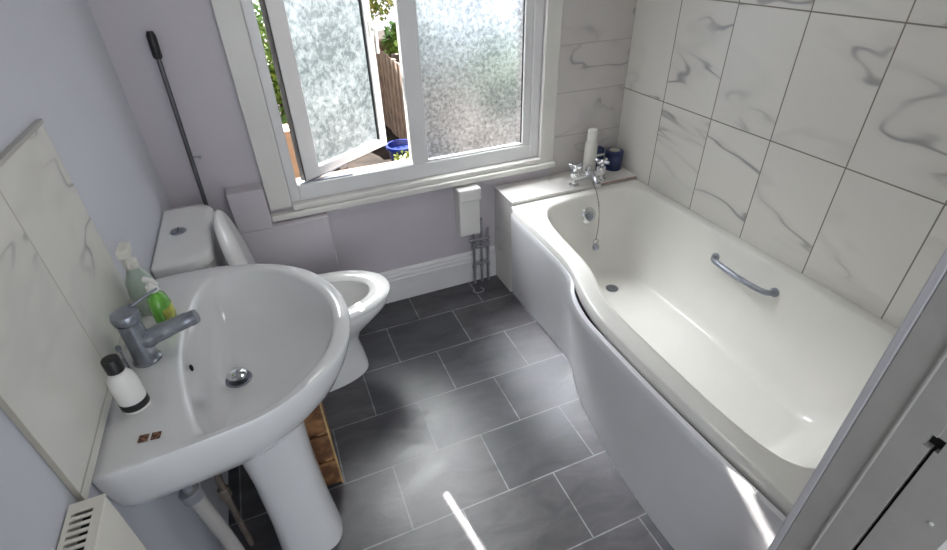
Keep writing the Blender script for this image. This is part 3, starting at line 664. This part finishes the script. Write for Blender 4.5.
def bush(name, c, r, m, n, ls, label, cat='bush', trunk=True, group=None):
    t = thing(name, label, cat, (c[0], c[1], GZ), group)
    bm = BM()
    for _ in range(n):
        d = Vector((random.gauss(0, 1), random.gauss(0, 1), random.gauss(0, 1))).normalized() * (random.random() ** .45)
        p = Vector(c) + Vector((d.x * r[0], d.y * r[1], d.z * r[2]))
        q = Matrix.Translation(p) @ Matrix.Rotation(random.uniform(0, 6.3), 4, 'Z') @ Matrix.Rotation(random.uniform(-1.2, 1.2), 4, 'X')
        s = ls * random.uniform(.6, 1.3)
        vs = [bm.verts.new(q @ Vector(v)) for v in ((0, 0, 0), (s * .35, s * .5, .1 * s), (0, s, 0), (-s * .35, s * .5, .1 * s))]
        bm.faces.new(vs)
    fin('foliage', bm, m, t, smooth=False, recalc=False)
    bm = BM(); tube(bm, [(c[0], c[1], GZ - .05), (c[0] + .03, c[1], c[2])], [.05, .02], 8); fin('stem', bm, FENCED, t)
    return t
bush('flowering_shrub', (2.05, 10.5, .95), (.95, .6, .65), LEAFY, 2600, .12, 'yellow flowering shrub above low terracotta wall beyond the fence', 'shrub')
bush('leafy_shrub', (2.55, 9.15, .15), (.45, .22, .32), LEAF, 1300, .10, 'green leafy shrub on top of the low terracotta wall', 'shrub')
bush('leafy_shrub', (3.25, 7.9, .10), (.55, .5, .55), LEAF, 1200, .10, 'green shrub growing behind the far end of the fence', 'shrub')
bush('tall_shrub', (.22, 8.3, .05), (.75, .55, .95), LEAF, 2600, .12, 'tall green shrub seen in the narrow gap left of the open casement', 'shrub')
bush('ground_plant', (1.98 - .30, 6.6, GZ + .22), (.22, .22, .16), LEAFY, 300, .08, 'small yellow-green plant at the foot of the fence beside blue pot', 'plant')
bm = BM(); box(bm, 1.2, 3.4, 9.5, 9.7, GZ, .12); tw = fin('garden_wall', bm, TERR, smooth=False); tag(tw, 'low terracotta brick wall at the far end of the garden', 'garden wall')
bm = BM(); c = (1.72, 7.05, GZ)
lathe(bm, [(.13, 0), (.15, .02), (.21, .30), (.23, .32), (.23, .36), (.20, .36), (.18, .30), (.001, .29)], c, (0, 0, 1), 28)
bp_ = fin('plant_pot', bm, BLUEF); tag(bp_, 'dark blue glazed plant pot on the ground near the fence', 'plant pot')
bm = BM(); box(bm, -.5, .20, 6.0, 6.3, GZ, -.15); pl = fin('pine_planter', bm, PINE, smooth=False, bevel=.01); tag(pl, 'sunlit pale timber planter seen through gap beside window frame', 'planter')
bm = BM(); lathe(bm, [(.22, 0), (.26, .02), (.30, .62), (.32, .64), (.32, .68), (.001, .72)], (.15, 7.1, GZ), (0, 0, 1), 24)
wb = fin('water_butt', bm, BLUEF); tag(wb, 'dark blue barrel behind the pale timber planter outside', 'barrel')

# ------------------------------------------------------------------ light
def add_light(name, typ, loc, energy, col=(1, 1, 1), **kw):
    l = bpy.data.lights.new(name, typ); l.energy = energy; l.color = col
    for k, v in kw.items(): setattr(l, k, v)
    o = bpy.data.objects.new(name, l); o.location = loc; COL.objects.link(o); return o
sun = add_light('sun', 'SUN', (0, 6, 5), 25.0, (1, .96, .90), angle=math.radians(.6))
sun.rotation_euler = Vector((.165, -1, -.69)).to_track_quat('-Z', 'Y').to_euler()
cl_l = add_light('added_ceiling_fill', 'AREA', (.65, 1.15, ZC - .03), 2.0, (1, .97, .93), shape='DISK', size=.5)  # added soft fill from above; no such lamp is seen
cl_l.rotation_euler = (0, 0, 0)
w = bpy.data.worlds.new('World'); S.world = w; w.use_nodes = True
bg = w.node_tree.nodes['Background']; bg.inputs[0].default_value = (.88, .93, 1.0, 1); bg.inputs[1].default_value = 1.05

# ------------------------------------------------------------------ camera
cam = bpy.data.cameras.new('Camera'); co = bpy.data.objects.new('Camera', cam); COL.objects.link(co)
r = Vector((0.92234423, -0.38544754, -0.0266705)); u = Vector((0.2379996, 0.51242226, 0.8250937)); d = Vector((0.30436379, 0.76736798, -0.56436607))
Mx = Matrix((r, u, -d)).transposed().to_4x4(); Mx.translation = Vector((0, 0, 1.65))
co.matrix_world = Mx; cam.sensor_width = 36; cam.sensor_fit = 'HORIZONTAL'; cam.lens = 500.17 / 947 * 36; cam.clip_start = .01
S.camera = co
S.view_settings.view_transform = 'Standard'; S.view_settings.look = 'None'; S.view_settings.gamma = 1; S.view_settings.use_curve_mapping = False
S.view_settings.exposure = 1.15
